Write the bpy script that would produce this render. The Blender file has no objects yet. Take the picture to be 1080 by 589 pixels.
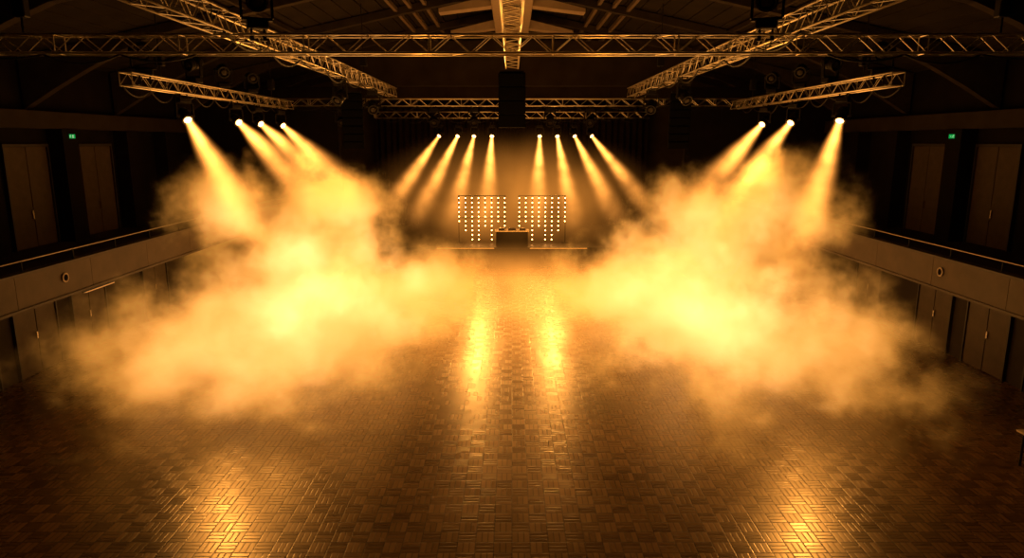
import bpy, bmesh, math, random
from mathutils import Vector, Matrix
random.seed(4)
C = bpy.context.scene.collection
H = 6.5
bpy.context.scene.view_settings.view_transform = 'Standard'

# ---------------------------------------------------------------- materials
def newmat(name):
    m = bpy.data.materials.new(name); m.use_nodes = True
    nt = m.node_tree; nt.nodes.clear()
    out = nt.nodes.new('ShaderNodeOutputMaterial')
    return m, nt, out

def pmat(name, col, rough=.5, metal=0., noise=.25, nscale=6., bump=0.05, emis=None, es=0., spec=.5):
    m, nt, out = newmat(name)
    b = nt.nodes.new('ShaderNodeBsdfPrincipled')
    nt.links.new(b.outputs[0], out.inputs[0])
    b.inputs['Roughness'].default_value = rough
    b.inputs['Metallic'].default_value = metal
    b.inputs['Specular IOR Level'].default_value = spec
    tc = nt.nodes.new('ShaderNodeTexCoord')
    n = nt.nodes.new('ShaderNodeTexNoise'); n.inputs['Scale'].default_value = nscale; n.inputs['Detail'].default_value = 4
    nt.links.new(tc.outputs['Object'], n.inputs['Vector'])
    r = nt.nodes.new('ShaderNodeValToRGB')
    r.color_ramp.elements[0].position = .3; r.color_ramp.elements[1].position = .7
    r.color_ramp.elements[0].color = (*[c*(1-noise) for c in col], 1)
    r.color_ramp.elements[1].color = (*[min(1, c*(1+noise)) for c in col], 1)
    nt.links.new(n.outputs[0], r.inputs[0]); nt.links.new(r.outputs[0], b.inputs['Base Color'])
    if bump:
        bp = nt.nodes.new('ShaderNodeBump'); bp.inputs['Strength'].default_value = bump
        nt.links.new(n.outputs[0], bp.inputs['Height']); nt.links.new(bp.outputs[0], b.inputs['Normal'])
    if emis:
        b.inputs['Emission Color'].default_value = (*emis, 1)
        b.inputs['Emission Strength'].default_value = es
    return m

AMB = (1., .38, .05)
WARM = (1., .41, .075)
M = {}
M['alu'] = pmat('truss_aluminium', (.85, .78, .62), .32, .92, .08, 20, .02)
M['black'] = pmat('black_metal', (.008, .007, .006), .5, 0, .3, 30, .02, spec=.25)
M['rubber'] = pmat('speaker_black', (.003, .003, .003), .8, 0, .3, 60, .1, spec=.05)
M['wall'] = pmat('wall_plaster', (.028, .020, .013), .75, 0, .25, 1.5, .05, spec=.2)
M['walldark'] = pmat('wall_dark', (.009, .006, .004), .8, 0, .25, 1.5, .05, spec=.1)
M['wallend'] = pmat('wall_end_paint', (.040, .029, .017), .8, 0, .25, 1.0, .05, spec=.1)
M['ceil'] = pmat('ceiling_boards', (.022, .017, .011), .8, 0, .25, 1.2, .05, spec=.1)
M['beam'] = pmat('roof_timber', (.036, .027, .018), .6, 0, .3, 3, .05, spec=.15)
M['duct'] = pmat('duct_paint', (.40, .31, .22), .5, 0, .08, 3, .02)
M['batten'] = pmat('batten_timber', (.18, .135, .09), .5, 0, .08, 3, .02, spec=.2)
M['parapet'] = pmat('parapet_panel', (.075, .053, .033), .6, 0, .18, 2.2, .04, spec=.3)
M['cap'] = pmat('parapet_cap_wood', (.05, .034, .02), .5, 0, .2, 4, .04, spec=.3)
M['door'] = pmat('door_wood', (.065, .045, .028), .5, 0, .2, 3, .03, spec=.3)
M['doorframe'] = pmat('door_frame', (.02, .015, .012), .5, 0, .2, 3, .03)
M['rail'] = pmat('handrail_steel', (.35, .3, .24), .45, .8, .1, 10, 0)
M['chrome'] = pmat('chrome', (.7, .65, .6), .2, 1, .05, 10, 0)
M['curtain'] = pmat('curtain_cloth', (.010, .006, .004), .9, 0, .3, 5, .1, spec=.1)
M['stagetop'] = pmat('stage_deck', (.02, .014, .010), .45, 0, .3, 4, .04, spec=.3)
M['skirt'] = pmat('stage_skirt', (.015, .009, .006), .8, 0, .3, 8, .06, spec=.2)
M['white'] = pmat('pale_table_top', (.5, .42, .30), .4, 0, .08, 5, 0)
M['lens'] = pmat('lamp_lens_lit', (1, .8, .5), .2, 0, 0.0, 5, 0, (1., .5, .15), 8)
M['lensoff'] = pmat('lamp_lens_dark', (.02, .015, .01), .35, 0, 0.1, 5, 0, spec=.2)
M['bulb'] = pmat('bulb_lit', (1, .8, .5), .3, 0, 0.0, 5, 0, (1., .40, .10), 22)
M['strip'] = pmat('edge_strip_lit', (1, .7, .3), .3, 0, 0.0, 5, 0, (1., .38, .06), .5)
M['stripdim'] = pmat('strip_lamp_lit', (.6, .4, .2), .3, 0, 0.0, 5, 0, (1., .45, .12), .22)
M['green'] = pmat('exit_green', (.0, .4, .1), .4, 0, 0.0, 5, 0, (.0, .4, .07), .7)
M['pict'] = pmat('exit_white', (.9, .95, .9), .4, 0, 0.0, 5, 0, (.5, 1., .5), .4)

class NB:
    def __init__(s, nt): s.nt = nt
    def m(s, op, a, b=None, c=None, clamp=False):
        n = s.nt.nodes.new('ShaderNodeMath'); n.operation = op; n.use_clamp = clamp
        for i, v in enumerate((a, b, c)):
            if v is None: continue
            if isinstance(v, (int, float)): n.inputs[i].default_value = v
            else: s.nt.links.new(v, n.inputs[i])
        return n.outputs[0]
    def v(s, op, a, b=None):
        n = s.nt.nodes.new('ShaderNodeVectorMath'); n.operation = op
        for i, v in enumerate((a, b)):
            if v is None: continue
            if isinstance(v, tuple): n.inputs[i].default_value = v
            else: s.nt.links.new(v, n.inputs[i])
        return n.outputs['Value'] if op in ('LENGTH', 'DOT_PRODUCT') else n.outputs['Vector']
    def smooth(s, x, a, b, lo=0., hi=1.):
        n = s.nt.nodes.new('ShaderNodeMapRange'); n.interpolation_type = 'SMOOTHSTEP'
        s.nt.links.new(x, n.inputs[0])
        n.inputs[1].default_value = a; n.inputs[2].default_value = b
        n.inputs[3].default_value = lo; n.inputs[4].default_value = hi
        return n.outputs[0]

def parquet():
    m, nt, out = newmat('parquet_floor'); k = NB(nt)
    b = nt.nodes.new('ShaderNodeBsdfPrincipled'); nt.links.new(b.outputs[0], out.inputs[0])
    tc = nt.nodes.new('ShaderNodeTexCoord')
    sp = nt.nodes.new('ShaderNodeSeparateXYZ'); nt.links.new(tc.outputs['Object'], sp.inputs[0])
    x = k.m('DIVIDE', sp.outputs[0], .30); y = k.m('DIVIDE', sp.outputs[1], .30)
    ix = k.m('FLOOR', x); iy = k.m('FLOOR', y)
    par = k.m('FLOORED_MODULO', k.m('ADD', ix, iy), 2.)
    fx = k.m('MULTIPLY', x, 3.); fy = k.m('MULTIPLY', y, 3.)
    sc = k.m('ADD', k.m('MULTIPLY', fx, par), k.m('MULTIPLY', fy, k.m('SUBTRACT', 1., par)))
    si = k.m('FLOOR', sc); fr = k.m('FRACT', sc)
    cv = nt.nodes.new('ShaderNodeCombineXYZ')
    nt.links.new(ix, cv.inputs[0]); nt.links.new(iy, cv.inputs[1]); nt.links.new(si, cv.inputs[2])
    wn = nt.nodes.new('ShaderNodeTexWhiteNoise'); nt.links.new(cv.outputs[0], wn.inputs[0])
    edge = k.m('MINIMUM', fr, k.m('SUBTRACT', 1., fr))
    cx = k.m('FRACT', x); cy = k.m('FRACT', y)
    ex = k.m('MINIMUM', k.m('MINIMUM', cx, k.m('SUBTRACT', 1., cx)), k.m('MINIMUM', cy, k.m('SUBTRACT', 1., cy)))
    e = k.m('MINIMUM', k.smooth(edge, 0., .16), k.smooth(ex, 0., .055))
    var = k.m('ADD', k.m('MULTIPLY', wn.outputs[0], .6), k.m('MULTIPLY', par, .4))
    n = nt.nodes.new('ShaderNodeTexNoise'); n.inputs['Scale'].default_value = .5; n.inputs['Detail'].default_value = 5
    nt.links.new(tc.outputs['Object'], n.inputs['Vector'])
    r = nt.nodes.new('ShaderNodeValToRGB')
    r.color_ramp.elements[0].color = (.068, .033, .009, 1); r.color_ramp.elements[1].color = (.15, .078, .022, 1)
    nt.links.new(var, r.inputs[0])
    mul = nt.nodes.new('ShaderNodeMix'); mul.data_type = 'RGBA'; mul.blend_type = 'MULTIPLY'; mul.inputs[0].default_value = 1
    nt.links.new(r.outputs[0], mul.inputs[6])
    g = k.m('MULTIPLY', k.m('ADD', k.m('MULTIPLY', e, .7), .3), k.m('ADD', k.m('MULTIPLY', n.outputs[0], .8), .6))
    cg = nt.nodes.new('ShaderNodeCombineColor')
    for i in range(3): nt.links.new(g, cg.inputs[i])
    nt.links.new(cg.outputs[0], mul.inputs[7]); nt.links.new(mul.outputs[2], b.inputs['Base Color'])
    rg = k.m('ADD', k.m('ADD', .19, k.m('MULTIPLY', var, .06)), k.m('MULTIPLY', n.outputs[0], .10))
    nt.links.new(rg, b.inputs['Roughness'])
    # seams reflect less than the lacquered blocks
    nt.links.new(k.m('ADD', k.m('MULTIPLY', e, .6), .2), b.inputs['Specular IOR Level'])
    b.inputs['Specular Tint'].default_value = (1, .82, .5, 1)
    bp = nt.nodes.new('ShaderNodeBump'); bp.inputs['Strength'].default_value = .3; bp.inputs['Distance'].default_value = .004
    nt.links.new(k.m('ADD', e, k.m('MULTIPLY', wn.outputs[0], .25)), bp.inputs['Height']); nt.links.new(bp.outputs[0], b.inputs['Normal'])
    return m
M['parquet'] = parquet()

# ---------------------------------------------------------------- mesh helpers
def bm_box(bm, lo, hi, mi=0):
    vs = [bm.verts.new((x, y, z)) for x in (lo[0], hi[0]) for y in (lo[1], hi[1]) for z in (lo[2], hi[2])]
    for f in ((0,1,3,2),(4,6,7,5),(0,4,5,1),(2,3,7,6),(0,2,6,4),(1,5,7,3)):
        fc = bm.faces.new([vs[i] for i in f]); fc.material_index = mi

def bm_tube(bm, a, b, r, n=6, r2=None, cap=True):
    a, b = Vector(a), Vector(b); d = (b-a).normalized()
    u = d.orthogonal().normalized(); w = d.cross(u)
    r2 = r if r2 is None else r2
    A = [bm.verts.new(a+(u*math.cos(t)+w*math.sin(t))*r) for t in [2*math.pi*i/n for i in range(n)]]
    B = [bm.verts.new(b+(u*math.cos(t)+w*math.sin(t))*r2) for t in [2*math.pi*i/n for i in range(n)]]
    for i in range(n):
        bm.faces.new((A[i], A[(i+1) % n], B[(i+1) % n], B[i]))
    if cap: bm.faces.new(A[::-1]); bm.faces.new(B)

def bm_path(bm, pts, r, n=6):
    pts = [Vector(p) for p in pts]; prev = None
    for i, p in enumerate(pts):
        d = (pts[min(i+1, len(pts)-1)]-pts[max(i-1, 0)]).normalized()
        u = Vector((0,0,1)).cross(d).normalized(); w = d.cross(u)
        ring = [bm.verts.new(p+(u*math.cos(t)+w*math.sin(t))*r) for t in [2*math.pi*j/n for j in range(n)]]
        if prev:
            for j in range(n): bm.faces.new((prev[j], prev[(j+1) % n], ring[(j+1) % n], ring[j]))
        else: bm.faces.new(ring[::-1])
        prev = ring
    bm.faces.new(prev)

def bm_lathe(bm, prof, n=20, capends=True):
    rings = []
    for r, z in prof:
        rings.append([bm.verts.new((r*math.cos(2*math.pi*i/n), r*math.sin(2*math.pi*i/n), z)) for i in range(n)])
    for A, B in zip(rings, rings[1:]):
        for i in range(n): bm.faces.new((A[i], A[(i+1) % n], B[(i+1) % n], B[i]))
    if capends: bm.faces.new(rings[0][::-1]); bm.faces.new(rings[-1])

def mesh_of(name, fn, mats, bevel=0, smooth=False):
    bm = bmesh.new(); fn(bm)
    bmesh.ops.recalc_face_normals(bm, faces=bm.faces)
    if bevel:
        bmesh.ops.bevel(bm, geom=bm.edges[:], offset=bevel, segments=1, affect='EDGES', clamp_overlap=True)
    me = bpy.data.meshes.new(name); bm.to_mesh(me); bm.free()
    for m in (mats if isinstance(mats, (list, tuple)) else [mats]): me.materials.append(m)
    if smooth:
        for p in me.polygons: p.use_smooth = True
    return me

def obj(name, data, parent=None, loc=(0,0,0), rot=None, **props):
    o = bpy.data.objects.new(name, data); C.objects.link(o)
    o.location = loc
    if rot is not None: o.rotation_euler = rot
    if parent: o.parent = parent
    for k_, v in props.items(): o[k_] = v
    return o

def thing(name, loc, label, category, group=None, rot=None):
    o = obj(name, None, loc=loc, rot=rot, label=label, category=category)
    o.empty_display_size = .2
    if group: o['group'] = group
    return o

def boxobj(name, lo, hi, mat, parent=None, bevel=0, **props):
    c = Vector(((lo[0]+hi[0])/2, (lo[1]+hi[1])/2, lo[2]))
    l = [lo[i]-c[i] for i in range(3)]; h = [hi[i]-c[i] for i in range(3)]
    me = mesh_of(name, lambda bm: bm_box(bm, l, h), mat, bevel)
    return obj(name, me, parent, c, **props)

# ---------------------------------------------------------------- room shell
S = dict(kind='structure')
boxobj('floor', (-13.8, 2, -.2), (13.8, 37, 0), M['parquet'], **S)
for sgn, side in ((-1, 'left'), (1, 'right')):
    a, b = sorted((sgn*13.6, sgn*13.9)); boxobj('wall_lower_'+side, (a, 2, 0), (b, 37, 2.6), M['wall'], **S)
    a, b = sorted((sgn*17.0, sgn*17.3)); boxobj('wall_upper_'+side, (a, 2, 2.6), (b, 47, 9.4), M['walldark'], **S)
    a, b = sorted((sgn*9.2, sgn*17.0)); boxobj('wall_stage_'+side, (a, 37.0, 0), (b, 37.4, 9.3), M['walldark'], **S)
boxobj('wall_end', (-17.3, 47, 0), (17.3, 47.3, 13.2), M['wallend'], **S)
boxobj('wall_proscenium', (-9.2, 37.05, 9.35), (9.2, 37.35, 11.6), M['wallend'], **S)

def ceil_fn(bm):
    th = .2
    for sgn in (-1, 1):
        n = 26
        for i in range(n):
            x0, x1 = 17.3*i/n, 17.3*(i+1)/n - .05
            z0, z1 = 13.0-3.7*x0/17.3, 13.0-3.7*x1/17.3
            vs = [bm.verts.new((sgn*x, y, z+dz)) for dz in (0, th) for (x, z) in ((x0, z0), (x1, z1)) for y in (2, 47.3)]
            for f in ((0,1,3,2),(4,6,7,5),(0,4,5,1),(2,3,7,6),(0,2,6,4),(1,5,7,3)): bm.faces.new([vs[j] for j in f])
        vs = [bm.verts.new((sgn*x, y, z+.22)) for (x, z) in ((0, 13.0), (17.4, 9.3)) for y in (2, 47.3)]
        bm.faces.new((vs[0], vs[1], vs[3], vs[2]))
obj('ceiling', mesh_of('ceiling', ceil_fn, M['ceil']), **S)

def rib_fn(bm):
    n = 28; pts = []
    for i in range(n+1):
        t = -1+2*i/n; x = 16.9*t
        top = 12.95-3.7*abs(x)/17.3
        low = min(top-.30, 12.2-4.6*abs(t)**2.3)
        pts.append((x, top, low))
    prev = None
    for x, t, l in pts:
        cur = [bm.verts.new((x, y, z)) for y in (-.16, .16) for z in (l, t)]
        if prev:
            bm.faces.new((prev[0], cur[0], cur[1], prev[1])); bm.faces.new((prev[2], prev[3], cur[3], cur[2]))
            bm.faces.new((prev[0], prev[2], cur[2], cur[0])); bm.faces.new((prev[1], cur[1], cur[3], prev[3]))
        else: bm.faces.new(cur[:2]+[cur[3], cur[2]])
        prev = cur
    bm.faces.new((prev[0], prev[2], prev[3], prev[1]))
rib = mesh_of('roof_rib', rib_fn, M['beam'])
for y in (19, 24.5, 30, 35.5, 41.5):
    obj('roof_rib', rib, loc=(0, y, 0), label='brown arched timber roof rib under the ceiling', category='roof beam', group='arched roof ribs')

for sx in (-1, 1):
    for x in (3.6, 4.2, 4.8, 9.0, 9.6):
        z = 13.0-3.7*x/17.3
        o = boxobj('ceiling_batten', (sx*x-.07, 20, z-.22), (sx*x+.07, 40, z-.06), M['batten'] if x < 5 else M['beam'],
               label='pale timber batten running along the ceiling', category='ceiling batten', group='ceiling battens')
rd = thing('ceiling_duct', (0, 14, 11.4), 'pale boxed ventilation duct hanging along the roof ridge', 'air duct')
boxobj('duct_body', (-.8, 0, .25), (.8, 22, 1.1), M['duct'], rd, .03)
for sx in (-1, 1):
    for y in (14.5, 20):
        def fin(bm, sx=sx, y=y):
            a = [(.8, .35), (2.9, .1), (2.9, .25), (.8, .75)]
            f = [bm.verts.new((sx*p[0], y, p[1])) for p in a]; g = [bm.verts.new((sx*p[0], y+.7, p[1])) for p in a]
            bm.faces.new(f); bm.faces.new(g[::-1])
            for i in range(4): bm.faces.new((f[i], g[i], g[(i+1) % 4], f[(i+1) % 4]))
        obj('duct_wing', mesh_of('duct_wing', fin, M['duct']), rd)

# ---------------------------------------------------------------- balconies
for sgn in (-1, 1):
    def B(name, x0, x1, y0, y1, z0, z1, mat, par=None, **p):
        a, b = sorted((sgn*x0, sgn*x1)); return boxobj(name, (a, y0, z0), (b, y1, z1), mat, par, **p)
    bal = thing('balcony', (0, 0, 0), 'long side balcony with tan panelled parapet and dark cap', 'balcony', 'side balconies')
    B('floor_slab', 12.0, 16.99, 4, 36.9, 2.62, 2.80, M['wall'], bal)
    for i in range(11):
        B('parapet_panel', 11.90, 12.05, 4+i*3, 4+i*3+2.985, 2.50, 3.30, M['parapet'], bal)
    B('parapet_cap', 11.84, 12.12, 4, 36.9, 3.302, 3.37, M['cap'], bal)
    B('lower_lip', 11.86, 12.08, 4, 36.9, 2.43, 2.498, M['cap'], bal)
    rl = thing('handrail', (sgn*11.98, 4, 3.375), 'thin dark metal handrail fixed on the balcony parapet', 'handrail', 'balcony handrails')
    obj('rail', mesh_of('rail', lambda bm: bm_tube(bm, (0, .05, .26), (0, 32.8, .26), .018, 8), M['rail'], smooth=True), rl)
    pm = mesh_of('post', lambda bm: (bm_tube(bm, (0,0,0), (0,0,.26), .018, 8), bm_tube(bm, (0,0,0), (0,0,.015), .045, 8)), M['black'])
    for i in range(17): obj('post', pm, rl, (0, .4+i*2, 0))
    def port(bm): 
        bm_lathe(bm, [(.10, 0), (.13, .02), (.13, .04), (.095, .05), (.085, .03)], 20)
    for y in ((17.8,) if sgn < 0 else (18.6,)):
        po = thing('wall_speaker', (sgn*11.9, y, 2.95), 'small round grille with pale ring in the balcony parapet', 'wall speaker', rot=(0, sgn*-math.pi/2, 0))
        obj('ring', mesh_of('ring', port, M['duct'], smooth=False), po)
        obj('grille', mesh_of('grille', lambda bm: bm_lathe(bm, [(.085, .025), (.085, .035), (.04, .042)], 20), M['rubber']), po)
    B('trim_1' if sgn < 0 else 'trim_2', 16.5, 17.0, 4, 36.9, 6.95, 7.55, M['wall'], None, kind='structure')
    n = 3 if sgn < 0 else 20
    for i, y in enumerate((15.5, 21.2, 25.45, 29.7, 33.0)):
        B('trim_%d' % (n+i), 16.4, 16.99, y, y+.9, 2.81, 6.94, M['walldark'], None, kind='structure')
    dn = 1 if sgn < 0 else 11
    for i, y in enumerate((18.0, 23.0, 27.0)):
        d = obj('door_%d' % (dn+i), None, loc=(sgn*17.0, y, 2.81), kind='structure')
        def bx(nm, y0, y1, z0, z1, t0, t1, mat):
            a, b = sorted((-sgn*t0, -sgn*t1)); return boxobj(nm, (a, y0, z0), (b, y1, z1), mat, d)
        bx('door_leaf', .08, 1.13, 0.02, 3.5, .02, .08, M['door']); bx('door_leaf', 1.17, 2.22, 0.02, 3.5, .02, .08, M['door'])
        bx('door_frame', 0, .07, 0, 3.6, .0, .14, M['doorframe']); bx('door_frame', 2.23, 2.3, 0, 3.6, 0, .14, M['doorframe'])
        bx('door_frame', .07, 2.23, 3.51, 3.6, 0, .14, M['doorframe'])
        bx('door_handle', 1.02, 1.08, 1.0, 1.3, .082, .14, M['chrome'])
    for i, y in enumerate((12.0, 15.4, 17.9, 20.4, 24.5)):
        d = obj('door_%d' % (dn+4+i), None, loc=(sgn*13.6, y, 0), kind='structure')
        def bx(nm, y0, y1, z0, z1, t0, t1, mat):
            a, b = sorted((-sgn*t0, -sgn*t1)); return boxobj(nm, (a, y0, z0), (b, y1, z1), mat, d)
        bx('door_leaf', .06, .88, 0.02, 2.2, .015, .06, M['door']); bx('door_leaf', .92, 1.74, 0.02, 2.2, .015, .06, M['door'])
        bx('door_frame', 0, .05, 0, 2.28, .0, .1, M['doorframe']); bx('door_frame', 1.75, 1.8, 0, 2.28, 0, .1, M['doorframe'])
        bx('door_frame', .05, 1.75, 2.21, 2.28, 0, .1, M['doorframe'])
        bx('door_handle', .80, .85, 1.0, 1.2, .062, .11, M['chrome'])
    B('baseboard_left' if sgn < 0 else 'baseboard_right', 13.56, 13.6, 4, 12.0, 0, .15, M['cap'], None, kind='structure')
    ex = thing('exit_sign', (sgn*16.35, 25.85, 6.6), 'small green lit emergency exit sign with running figure', 'exit sign', 'exit signs')
    ex.scale = (.5, .5, .5)
    boxobj('sign_box', (-.05, -.05, 0), (.05, .05, .02), M['black'], ex)
    boxobj('sign_face', (-.3, -.03, .02), (.3, .03, .32), M['green'], ex)
    def pict(bm):
        y0, y1 = -.038, -.029
        def q(pts):
            f = [bm.verts.new((p[0], y0, p[1])) for p in pts]; g = [bm.verts.new((p[0], y1, p[1])) for p in pts]
            bm.faces.new(f); bm.faces.new(g[::-1])
            for i in range(len(pts)): bm.faces.new((f[i], g[i], g[(i+1) % len(pts)], f[(i+1) % len(pts)]))
        q([(.0+.028*math.cos(a*.785), .27+.028*math.sin(a*.785)) for a in range(8)])
        q([(-.05, .15), (-.01, .14), (.02, .23), (-.03, .235)])
        q([(-.05, .15), (-.01, .14), (.04, .11), (.02, .06), (0, .06), (.01, .10)])
        q([(-.05, .15), (-.02, .13), (-.07, .07), (-.12, .07), (-.12, .09), (-.08, .09)])
        q([(-.03, .23), (-.01, .21), (-.07, .17), (-.10, .19)]); q([(.0, .23), (.02, .21), (.07, .18), (.06, .20)])
        q([(.12, .05), (.24, .05), (.24, .28), (.12, .28)])
        q([(-.25, .17), (-.19, .23), (-.19, .185), (-.14, .185), (-.14, .155), (-.19, .155), (-.19, .11)])
    obj('sign_pictogram', mesh_of('sign_pictogram', pict, M['pict']), ex)

ls = thing('strip_lamp', (-11.86, 19.2, 2.40), 'short glowing strip lamp under the balcony edge', 'strip lamp')
boxobj('housing', (-.04, -.75, -.0), (.02, .75, .03), M['black'], ls)
boxobj('diffuser', (-.03, -.7, -.025), (.03, .7, -.002), M['stripdim'], ls)

tb = thing('table', (11.35, 12.6, 0), 'small table with pale top standing near the side doors', 'table')
boxobj('table_top', (-1.1, -.4, .72), (1.1, .4, .76), M['white'], tb, .008)
lm = mesh_of('leg', lambda bm: bm_tube(bm, (0,0,0), (0,0,.72), .025, 8), M['black'])
for x in (-.98, .98):
    for y in (-.32, .32): obj('leg', lm, tb, (x, y, 0))

# ---------------------------------------------------------------- stage
st = thing('stage', (0, 36, 0), 'low wide black stage platform with glowing front edge', 'stage')
boxobj('stage_deck', (-9.1, .0, .86), (9.1, 10.9, .95), M['stagetop'], st)
def skirt(bm):
    n = 360; pr = None
    for i in range(n+1):
        x = -9+18*i/n; y = .10+.03*math.sin(i*.9)
        c = [bm.verts.new((x, y, 0.005)), bm.verts.new((x, y, .855))]
        if pr: bm.faces.new((pr[0], c[0], c[1], pr[1]))
        pr = c
obj('stage_skirt', mesh_of('stage_skirt', skirt, M['skirt'], smooth=True), st)
boxobj('edge_strip', (-4.0, -.035, .89), (-.95, -.002, .93), M['strip'], st)
boxobj('edge_strip', (.95, -.035, .89), (4.0, -.002, .93), M['strip'], st)
sp = thing('stage_steps', (0, 35.15, 0), 'black block steps leading up to the middle of the stage', 'steps')
for i in range(4):
    boxobj('step', (-.85, .2*i, .21*i+.001), (.85, .82, .21*(i+1)), M['rubber'], sp)
dj = thing('dj_booth', (0, 36.5, .951), 'dark performance booth with lit top on the stage edge', 'booth')
boxobj('booth_front', (-.85, -.3, 0), (.85, -.24, .82), M['rubber'], dj, .01)
boxobj('booth_side', (-.85, -.238, 0), (-.79, .4, .82), M['black'], dj); boxobj('booth_side', (.79, -.238, 0), (.85, .4, .82), M['black'], dj)
boxobj('booth_top', (-.92, -.36, .822), (.92, .45, .88), M['duct'], dj, .01)
boxobj('lit_edge', (-.9, -.385, .83), (.9, -.362, .87), M['strip'], dj)
for x in (-.55, .55):
    dk = thing('media_player', (x, 36.55, 1.833), 'black tabletop disc player resting on the booth', 'disc player', 'disc players')
    boxobj('player_body', (-.17, -.2, 0), (.17, .2, .09), M['black'], dk, .01)
    obj('jog_wheel', mesh_of('jog_wheel', lambda bm: bm_lathe(bm, [(.11, .091), (.11, .11), (.09, .118), (.02, .118)], 24), M['chrome']), dk, (0, -.03, 0))
mx = thing('audio_mixer', (0, 36.55, 1.833), 'black audio mixer resting in the middle of the booth', 'mixer')
boxobj('mixer_body', (-.2, -.2, 0), (.2, .2, .1), M['black'], mx, .01)
kn = mesh_of('knob', lambda bm: bm_lathe(bm, [(.015, .101), (.012, .13)], 10), M['chrome'])
for i in range(4):
    for j in range(3): obj('knob', kn, mx, (-.135+.09*i, -.1+.1*j, 0))

def curt(bm):
    n = 500; pr = None
    for i in range(n+1):
        x = -9+18*i/n; y = .12*math.sin(i*.55)+.04*math.sin(i*.23)
        c = [bm.verts.new((x, y, 0)), bm.verts.new((x, y*.6, 7.9))]
        if pr: bm.faces.new((pr[0], c[0], c[1], pr[1]))
        pr = c
cu = obj('stage_curtain', mesh_of('stage_curtain', curt, M['curtain'], smooth=True), loc=(0, 46.2, .96), label='heavy dark pleated curtain across the rear of the stage', category='curtain')

def ledpanel(sgn):
    P = thing('bulb_matrix_panel', (sgn*1.66, 37.7, .951), 'open black frame filled with columns of glowing warm bulbs', 'light panel', 'stage bulb panels')
    rows_of = [6, 8, 10, 10, 7, 10, 6, 8] if sgn < 0 else [8, 6, 10, 7, 10, 10, 8, 6]
    def fr(bm):
        for i in range(8):
            x = -1.26+.36*i
            bm_box(bm, (x-.03, -.03, 2.5-.255*(rows_of[i]-1)-.06), (x+.03, .035, 2.62))
        for z in (1.4, 2.62): bm_box(bm, (-1.32, .031, z-.025), (1.32, .06, z+.025))
        for x in (-1.29, 1.29): bm_box(bm, (x-.025, .031, 0), (x+.025, .08, 2.64))
        for x in (-1.29, 1.29): bm_box(bm, (x-.2, -.1, 0), (x+.2, .4, .03))
    obj('frame', mesh_of('frame', fr, M['black']), P)
    bl = mesh_of('bulb', lambda bm: bmesh.ops.create_uvsphere(bm, u_segments=10, v_segments=8, radius=.034), M['bulb'], smooth=True)
    for i in range(8):
        for r in range(rows_of[i]):
            obj('bulb', bl, P, (-1.26+.36*i, -.062, 2.5-.255*r))
for s_ in (-1, 1): ledpanel(s_)

# ---------------------------------------------------------------- trusses
def truss_mesh_parts(L, w=.36):
    h = w/2
    ch = mesh_of('chord', lambda bm: bm_tube(bm, (0,0,0), (L,0,0), .025, 8), M['alu'], smooth=True)
    def lat(bm):
        n = max(2, int(L/.42)); s = L/n
        for i in range(n):
            x0, x1 = i*s, (i+1)*s
            a, b = (x0, x1) if i % 2 == 0 else (x1, x0)
            for (p, q) in (((-h,-h),(-h,h)), ((h,-h),(h,h)), ((-h,-h),(h,-h)), ((-h,h),(h,h))):
                bm_tube(bm, (a, *p), (b, *q), .011, 5, cap=False)
            if i % 6 == 0:
                for (p, q) in (((-h,-h),(-h,h)), ((h,-h),(h,h)), ((-h,-h),(h,-h)), ((-h,h),(h,h))):
                    bm_tube(bm, (x0, *p), (x0, *q), .015, 5, cap=False)
    return ch, mesh_of('lattice', lat, M['alu'])
def truss(p1, p2, label, w=.36, group='lighting trusses'):
    p1, p2 = Vector(p1), Vector(p2); L = (p2-p1).length
    d = (p2-p1).normalized()
    T = thing('lighting_truss', p1, label, 'truss', group, rot=d.to_track_quat('X', 'Z').to_euler())
    ch, la = truss_mesh_parts(L, w)
    for y in (-w/2, w/2):
        for z in (-w/2, w/2): obj('chord', ch, T, (0, y, z))
    obj('lattice', la, T)
TZ = 8.45
SX, SZ = 10.3, 8.14
truss((-16.9, 14.7, TZ), (16.9, 14.7, TZ), 'silver aluminium box truss spanning the whole hall width')
for sx in (-1, 1):
    truss((sx*5.85, 6, TZ+.40), (sx*5.85, 34.6, TZ+.40), 'silver aluminium box truss running along the hall', .40)
    truss((sx*SX, 18.9, SZ), (sx*SX, 32.6, SZ), 'short silver truss above the balcony edge carrying spotlights', .34)
truss((0, 6, TZ+.40), (0, 21.5, TZ+.40), 'silver aluminium box truss running along the hall under the ridge')
truss((-12.6, 35.0, TZ-.05), (12.6, 35.0, TZ-.05), 'silver aluminium box truss spanning in front of the stage', .34)
truss((-8.2, 42, 8.05), (8.2, 42, 8.05), 'silver aluminium box truss over the stage carrying spotlights')

def hoist(x, y, z0):
    zt = 13.0-3.7*abs(x)/17.3-.02
    h_ = thing('chain_hoist', (x, y, z0), 'black motor chain hoist holding a truss from the roof', 'hoist', 'chain hoists')
    boxobj('motor', (-.13, -.1, .35), (.13, .1, .8), M['black'], h_, .02)
    obj('chain', mesh_of('chain', lambda bm: bm_tube(bm, (0,0,.8), (0,0,zt-z0), .018, 6), M['black']), h_)
    obj('hook', mesh_of('hook', lambda bm: bm_tube(bm, (0,0,0), (0,0,.35), .025, 6), M['black']), h_)
for sx in (-1, 1):
    hoist(sx*10.0, 14.7, TZ+.18); hoist(sx*SX, 20.8, SZ+.17); hoist(sx*SX, 30.2, SZ+.17)
    hoist(sx*5.85, 28, TZ+.60); hoist(sx*8.5, 35, TZ+.12); hoist(sx*5.8, 42.3, 8.25)

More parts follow.
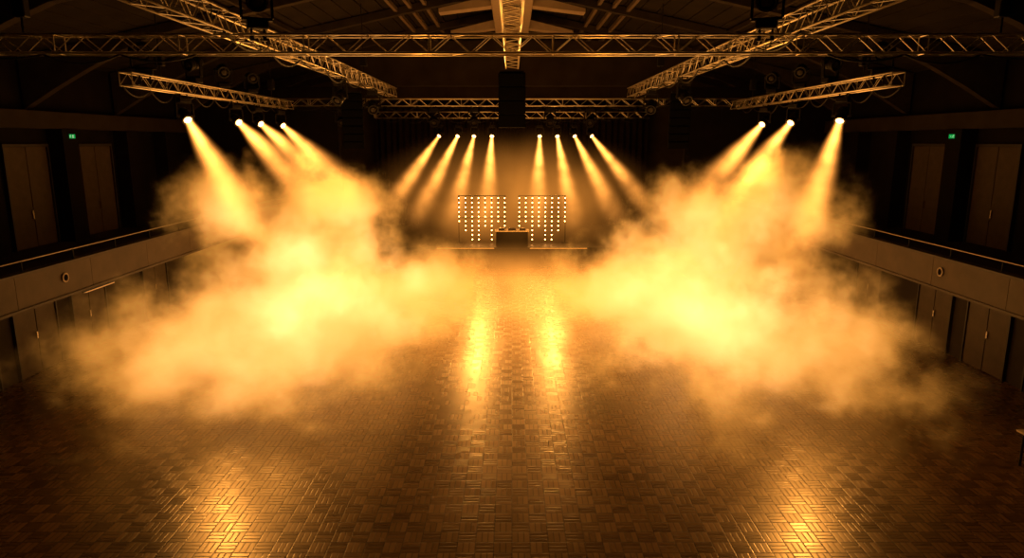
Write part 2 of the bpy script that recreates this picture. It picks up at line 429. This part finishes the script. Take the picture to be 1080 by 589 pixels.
def cable(p1, p2, n, sag):
    p1, p2 = Vector(p1), Vector(p2); pts = []; N = n*10
    for i in range(N+1):
        t = i/N; q = p1.lerp(p2, t); u = (t*n) % 1.0
        q.z -= sag*4*u*(1-u)*(1+.4*math.sin(int(t*n)*2.3)); pts.append(q-p1)
    o = obj('power_cable', mesh_of('power_cable', lambda bm: bm_path(bm, pts, .022), M['black'], smooth=True), loc=p1,
            label='black power cable draped in loops along a lighting truss', category='cable')
    o['group'] = 'truss cables'
for sx in (-1, 1):
    cable((sx*(SX+.17), 19, SZ-.18), (sx*(SX+.17), 32, SZ-.18), 9, .24)
    cable((sx*5.65, 14, TZ+.19), (sx*5.65, 34, TZ+.19), 8, .22)
    cable((sx*6.5, 14.7, TZ-.19), (sx*16, 14.7, TZ-.19), 6, .14)
cable((-7.8, 42, 7.86), (7.8, 42, 7.86), 12, .22)
cable((-11, 35, TZ-.23), (11, 35, TZ-.23), 14, .2)

# ---------------------------------------------------------------- lamps
HM = mesh_of('lamp_head', lambda bm: bm_lathe(bm, [(.05, .26), (.13, .24), (.17, .12), (.17, -.02), (.15, -.06), (.165, -.10), (.175, -.24), (.14, -.24), (.12, -.2)], 24), M['black'])
lensprof = [(.02, -.232), (.07, -.23), (.115, -.215)]
LM = mesh_of('lens', lambda bm: bm_lathe(bm, lensprof, 24), M['lens'], smooth=True)
LO = mesh_of('lens', lambda bm: bm_lathe(bm, lensprof, 24), M['lensoff'], smooth=True)
BM = mesh_of('lamp_base', lambda bm: bm_box(bm, (-.17, -.14, .38), (.17, .14, .52)), M['black'], .02)
def yokefn(bm):
    bm_box(bm, (-.24, -.045, .34), (.24, .045, .385))
    for s in (-1, 1):
        bm_box(bm, (s*.24-.02, -.045, -.06), (s*.24+.02, .045, .345))
        bm_tube(bm, (s*.16, 0, 0), (s*.27, 0, 0), .05, 10)
YM = mesh_of('yoke', yokefn, M['black'])
def clampfn(s):
    def f(bm):
        bm_tube(bm, (s*.1, 0, .51), (s*.1, 0, .66), .02, 8); bm_box(bm, (s*.1-.03, -.05, .62), (s*.1+.03, .05, .70))
    return f
K1 = mesh_of('clamp', clampfn(-1), M['black']); K2 = mesh_of('clamp', clampfn(1), M['black'])
def lamp(p, target, on=True, scale=1., upright=False, power=800, ang=18, group='moving head spotlights', light=None, blend=.8):
    p = Vector(p); d = (Vector(target)-p).normalized()
    T = thing('spotlight', p, ('black moving head spotlight glowing warm, clamped under a truss' if on else 'black unlit moving head spotlight clamped on a truss'), 'spotlight', group)
    T.scale = (scale,)*3
    pan = math.atan2(d.y, d.x)+math.pi/2
    fl = (math.pi, 0, pan) if upright else (0, 0, pan)
    for nm, me in (('lamp_base', BM), ('yoke', YM), ('clamp', K1), ('clamp', K2)): obj(nm, me, T, rot=fl)
    q = (-d).to_track_quat('Z', 'Y').to_euler()
    obj('lamp_head', HM, T, rot=q); obj('lens', LM if on else LO, T, rot=q)
    if on:
        ld = bpy.data.lights.new('spot_light', 'SPOT'); ld.energy = power; ld.color = WARM
        ld.spot_size = math.radians(ang); ld.spot_blend = blend; ld.shadow_soft_size = .08
        d2 = d if light is None else (Vector(light)-p).normalized()
        obj('light_source', ld, T, d*.36, (-d2).to_track_quat('Z', 'Y').to_euler())
    return T

def beam_mat(name, L, r0, r1, strength):
    m, nt, out = newmat(name); k = NB(nt)
    tc = nt.nodes.new('ShaderNodeTexCoord'); s = nt.nodes.new('ShaderNodeSeparateXYZ'); nt.links.new(tc.outputs['Object'], s.inputs[0])
    z = k.m('MULTIPLY', s.outputs[2], -1.)
    t = k.m('DIVIDE', z, L)
    R = k.m('ADD', k.m('MULTIPLY', t, r1-r0), r0)
    r = k.m('SQRT', k.m('ADD', k.m('POWER', k.m('ABSOLUTE', s.outputs[0]), 2.), k.m('POWER', k.m('ABSOLUTE', s.outputs[1]), 2.)))
    q = k.m('POWER', k.smooth(k.m('DIVIDE', r, R), 1., 0.), 2.2)
    fall = k.m('DIVIDE', 1., k.m('POWER', R, 1.6))
    fade = k.m('SUBTRACT', 1., t, clamp=True)
    g = nt.nodes.new('ShaderNodeNewGeometry')
    n = nt.nodes.new('ShaderNodeTexNoise'); n.inputs['Scale'].default_value = 1.1; n.inputs['Detail'].default_value = 2
    nt.links.new(g.outputs['Position'], n.inputs['Vector'])
    e = k.m('MULTIPLY', k.m('MULTIPLY', k.m('MULTIPLY', q, fall), k.m('MULTIPLY', fade, k.smooth(n.outputs[0], .3, .65, .55, 1.25))), strength)
    em = nt.nodes.new('ShaderNodeEmission'); em.inputs[0].default_value = (1, .35, .055, 1)  # self-glowing cone stands in for lamp light scattering in the haze
    nt.links.new(e, em.inputs[1]); nt.links.new(em.outputs[0], out.inputs['Volume'])
    m.cycles.volume_step_rate = .5
    return m
def beam(p, tgt, L, r0, r1, mat, group, label):
    p = Vector(p); d = (Vector(tgt)-p).normalized()
    me = mesh_of('light_beam', lambda bm: bm_tube(bm, (0,0,0), (0,0,-L), r0, 20, r1), mat)
    o = obj('light_beam', me, None, p+d*.26, (-d).to_track_quat('Z', 'Y').to_euler(), label=label, category='light beam', kind='stuff')
    o['group'] = group

mb = beam_mat('stage_beam_glow', 7.4, .14, 1.4, 2.9)
back = [(-4.3,-6.5),(-3.2,-4.8),(-2.25,-3.05),(-1.2,-1.35),(1.67,1.45),(2.7,3.2),(3.7,5.3),(4.7,7.2)]
for x, xe in back:
    main = x in (-2.25, 2.7)
    if main: lamp((x, 42, 6.95), (xe, 38, 3.3), power=3000, ang=75, group='stage spotlights', light=(x*.5, 24, 0), blend=1)
    else: lamp((x, 42, 6.95), (xe, 38, 3.3), power=350, ang=26, group='stage spotlights')
    beam((x, 42, 6.95), (xe, 38, 3.3), 7.4, .14, 1.4, mb, 'stage light beams', 'warm amber light beam shining down through stage haze')
ms = beam_mat('side_beam_glow', 6.4, .16, 1.5, 3.0)
def K(v):
    return (v[0]*.86, v[1]*.862, H+(v[2]-H)*.862)
side = [((-12,25.7,7.43),(-10.2,24,5.45)), ((-12,30.4,7.43),(-9.9,28.6,5.9)), ((-12,33,7.43),(-9.5,31.2,5.7)), ((-12,36.2,7.43),(-9.2,34,5.3)),
        ((12,25.5,7.43),(10.8,24,5.2)), ((12,29.8,7.43),(9.9,28.2,5.4)), ((12,33.2,7.43),(10.0,31.4,5.7))]
for i, (p, t) in enumerate(side):
    p, t = K(p), K(t)
    p0 = i in (0, 4)
    lamp(p, t, power=1500 if p0 else 4500, ang=70 if p0 else 55, group='side spotlights', scale=1.05, light=(t[0]*.6, 11, 0) if p0 else None, blend=1)
    beam(p, t, 6.4, .16, 1.5, ms, 'side light beams', 'warm amber light beam shining down into the smoke')
for sx in (-1, 1):
    lamp((sx*5.2, 14.7, TZ+.95), (sx*4, 12, 7.6), False, 1.25, True)
    for y, s_, t in ((19.9, 1.3, (9, 17, 7.6)), (23.0, 1.2, (11, 21, 8.4)), (25.3, 1.15, (9, 23, 8)), (28.0, 1.15, (9, 26, 8.5))):
        lamp((sx*SX, y, SZ+.84), (sx*t[0], t[1], t[2]), False, s_, True)
    lamp((sx*5.85, 29.6, TZ-.5), (sx*5, 26, 5.5), False, 1.25)
    lamp((sx*5.85, 24.0, TZ-.45), (sx*7, 21, 5.5), False, 1.1)
    lamp((sx*8.5, 34.9, TZ-.95), (sx*7, 30, 5), False, 1.15)
    lamp((sx*1.9, 34.9, TZ-.95), (sx*1.5, 30, 5), False, 1.2)
    lamp((sx*3.9, 34.9, TZ-.95), (sx*3, 30, 5), False, 1.2)

# ---------------------------------------------------------------- speakers
def array(loc, n, w, hgt, dep, label, curve=0.0, yaw=0):
    A = thing('line_array_speaker', loc, label, 'speaker', 'hanging speakers', rot=(0, 0, yaw))
    boxobj('flying_frame', (-w*.45, -dep*.4, 0.02), (w*.45, dep*.4, .09), M['black'], A)
    cab = mesh_of('speaker_cabinet', lambda bm: bm_box(bm, (-w/2, -dep/2, -hgt+.012), (w/2, dep/2, 0)), M['rubber'], .02)
    grl = mesh_of('grille', lambda bm: bm_box(bm, (-w/2+.03, -dep/2-.012, -hgt+.04), (w/2-.03, -dep/2-.001, -.03)), M['rubber'])
    z = 0; y = 0; a = 0
    for i in range(n):
        c = obj('speaker_cabinet', cab, A, (0, y, z), (a, 0, 0))
        obj('grille', grl, c)
        z -= hgt*math.cos(a); y += hgt*math.sin(a); a += curve
    for s in (-1, 1):
        obj('suspension_cable', mesh_of('suspension_cable', lambda bm: bm_tube(bm, (s*w*.3, 0, .09), (s*w*.3, 0, .75), .012, 6), M['black']), A)
array((0, 24, H+2.25), 4, .92, .45, .6, 'black hanging speaker cluster on the hall centre line')
array((-7.5, 33, H+2.2), 7, .95, .36, .6, 'black hanging line array speaker beside the stage', .05, .15)
array((7.9, 33, H+2.2), 7, .95, .36, .6, 'black hanging line array speaker beside the stage', .05, -.15)

# ---------------------------------------------------------------- fog
def fog(name, ell, label, dens, emis, seed, core):
    def f(bm):
        for c, r, w_ in ell:
            mt = Matrix.Translation(c) @ Matrix.Diagonal((r[0]*1.22, r[1]*1.22, r[2]*1.25, 1))
            bmesh.ops.create_icosphere(bm, subdivisions=3, radius=1, matrix=mt)
    me = mesh_of('tmp', f, M['black']); o = obj('tmpfog', me)
    rm = o.modifiers.new('r', 'REMESH'); rm.mode = 'VOXEL'; rm.voxel_size = .45
    dg = bpy.context.evaluated_depsgraph_get(); me2 = bpy.data.meshes.new_from_object(o.evaluated_get(dg))
    bpy.data.objects.remove(o)
    for v in me2.vertices:
        v.co.z = max(v.co.z, .015); v.co.y = min(v.co.y, 35.9)
    me2.materials.clear()
    m, nt, out = newmat(name+'_volume'); k = NB(nt)
    g = nt.nodes.new('ShaderNodeTexCoord'); pos = g.outputs['Object']
    n1 = nt.nodes.new('ShaderNodeTexNoise'); n1.inputs['Scale'].default_value = .45; n1.inputs['Detail'].default_value = 5; n1.inputs['Roughness'].default_value = .68
    nt.links.new(k.v('ADD', pos, (seed, seed*2, 0)), n1.inputs['Vector'])
    Sx = None
    for c, r, w_ in ell:
        s = k.m('SUBTRACT', w_, k.v('LENGTH', k.v('MULTIPLY', k.v('SUBTRACT', pos, c), tuple(1/q for q in r))))
        Sx = s if Sx is None else k.m('SMOOTH_MAX', Sx, s, .25)
    fld = k.m('ADD', Sx, k.m('MULTIPLY', k.m('SUBTRACT', n1.outputs[0], .5), 2.8))
    fld = k.m('MINIMUM', fld, k.m('MULTIPLY', k.m('ADD', Sx, .26), 2.4))
    sm = k.smooth(fld, 0., .88)
    d = k.m('MULTIPLY', k.m('POWER', sm, 1.4), dens)
    pv = nt.nodes.new('ShaderNodeVolumePrincipled')
    pv.inputs['Color'].default_value = (.95, .85, .60, 1); pv.inputs['Anisotropy'].default_value = .1
    nt.links.new(d, pv.inputs['Density'])
    cc, cr = core
    cs = k.smooth(k.v('LENGTH', k.v('MULTIPLY', k.v('SUBTRACT', pos, cc), tuple(1/q for q in cr))), 1.2, 0., .2, 1.)  # painted brightness: emission rises towards the core, as if lamps lit it
    h_ = k.m('MULTIPLY', k.smooth(fld, .05, 1.2, .26, 1.), cs)
    e = k.m('MULTIPLY', k.m('MULTIPLY', d, h_), emis)  # smoke emits by itself, standing in for lamp light scattered inside it
    nt.links.new(e, pv.inputs['Emission Strength'])
    mixc = nt.nodes.new('ShaderNodeMix'); mixc.data_type = 'RGBA'
    nt.links.new(k.smooth(h_, .08, .8), mixc.inputs[0])
    mixc.inputs[6].default_value = (1, .38, .05, 1); mixc.inputs[7].default_value = (1, .49, .17, 1)  # amber edge to cream core: hotter light painted into the emission colour
    nt.links.new(mixc.outputs[2], pv.inputs['Emission Color'])
    nt.links.new(pv.outputs[0], out.inputs['Volume'])
    m.cycles.volume_step_rate = .17
    me2.materials.append(m)
    obj(name, me2, label=label, category='smoke', kind='stuff')
L = [((-7.2,20.5,.6),(5.6,8,2.5),1.), ((-9.0,29,1.3),(5,6,2.9),1.), ((-10.2,24.5,4.0),(2.6,3.4,2.2),.88), ((-9.2,17.8,.5),(3.0,3.9,1.9),1.), ((-4.2,27,.7),(3.6,7,1.7),1.), ((-8.4,30,3.6),(4.4,4.5,2.4),.86)]
R = [((6.7,20.8,.6),(5.1,7.8,2.5),1.02), ((8.8,29,1.3),(4.8,6,2.9),1.), ((9.9,24.5,4.2),(2.4,3.4,2.6),.88), ((8.9,18.6,.7),(2.8,3.5,1.9),.97), ((4.3,27,.8),(3.4,7,1.8),1.02), ((8.4,30,3.5),(4.2,4.5,2.4),.86)]
fog('smoke_cloud', L, 'billowing cloud of self-glowing amber stage smoke over the floor', .95, 2.35, 3.1, ((-6.4,23,1.8),(7.8,13,5.5)))
fog('smoke_cloud', R, 'billowing cloud of self-glowing amber stage smoke over the floor', .95, 2.35, 11.7, ((6.2,23,1.8),(7.4,13,5.5)))

def haze(name, c, r, st_, label, nsc=.35):
    def f(bm): bmesh.ops.create_icosphere(bm, subdivisions=4, radius=1, matrix=Matrix.Diagonal((*r, 1)))
    me = mesh_of(name, f, M['black'])
    for v in me.vertices: v.co.z = max(v.co.z, -c[2]+.012)
    me.materials.clear()
    m, nt, out = newmat(name+'_volume'); k = NB(nt)
    g = nt.nodes.new('ShaderNodeTexCoord'); pos = g.outputs['Object']
    n1 = nt.nodes.new('ShaderNodeTexNoise'); n1.inputs['Scale'].default_value = nsc; n1.inputs['Detail'].default_value = 3
    nt.links.new(pos, n1.inputs['Vector'])
    s = k.m('SUBTRACT', 1., k.v('LENGTH', k.v('DIVIDE', pos, r)))
    e = k.m('MULTIPLY', k.m('MULTIPLY', k.smooth(s, 0., .9), k.smooth(n1.outputs[0], .3, .65, .2, 1.4)), st_)
    em = nt.nodes.new('ShaderNodeEmission'); em.inputs[0].default_value = (1, .34, .045, 1)  # emission only: the amber light in the haze is painted as self-emission
    nt.links.new(e, em.inputs[1]); nt.links.new(em.outputs[0], out.inputs['Volume'])
    m.cycles.volume_step_rate = .8
    me.materials.append(m)
    obj(name, me, loc=c, label=label, category='haze', kind='stuff')
haze('stage_haze', (0, 38.5, 3.2), (9.0, 7.5, 4.4), .07, 'thin glowing amber haze hanging over the stage')
haze('floor_haze', (0, 26.0, .5), (7.5, 9.3, 2.0), .20, 'thin low glowing haze drifting over the parquet', nsc=.5)  # added low emissive volume that brightens the middle of the floor

# ---------------------------------------------------------------- lights
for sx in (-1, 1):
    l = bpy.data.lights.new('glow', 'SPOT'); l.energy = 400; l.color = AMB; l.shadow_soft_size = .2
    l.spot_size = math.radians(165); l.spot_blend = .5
    obj('ceiling_fill_light', l, loc=(sx*3, 20, 4.5), rot=(math.radians(180), 0, 0))  # added fill spots in mid-air, no fixture; brighten ceiling and trusses
w = bpy.data.worlds.new('w'); bpy.context.scene.world = w; w.use_nodes = True
w.node_tree.nodes['Background'].inputs[0].default_value = (1, .5, .15, 1)
w.node_tree.nodes['Background'].inputs[1].default_value = .004

# ---------------------------------------------------------------- camera
cd = bpy.data.cameras.new('cam'); cd.sensor_width = 36; cd.lens = 24.0
cam = obj('camera', cd, loc=(0, 0, H), rot=(math.radians(90-11.4), 0, 0))
cd.clip_end = 200
bpy.context.scene.camera = cam
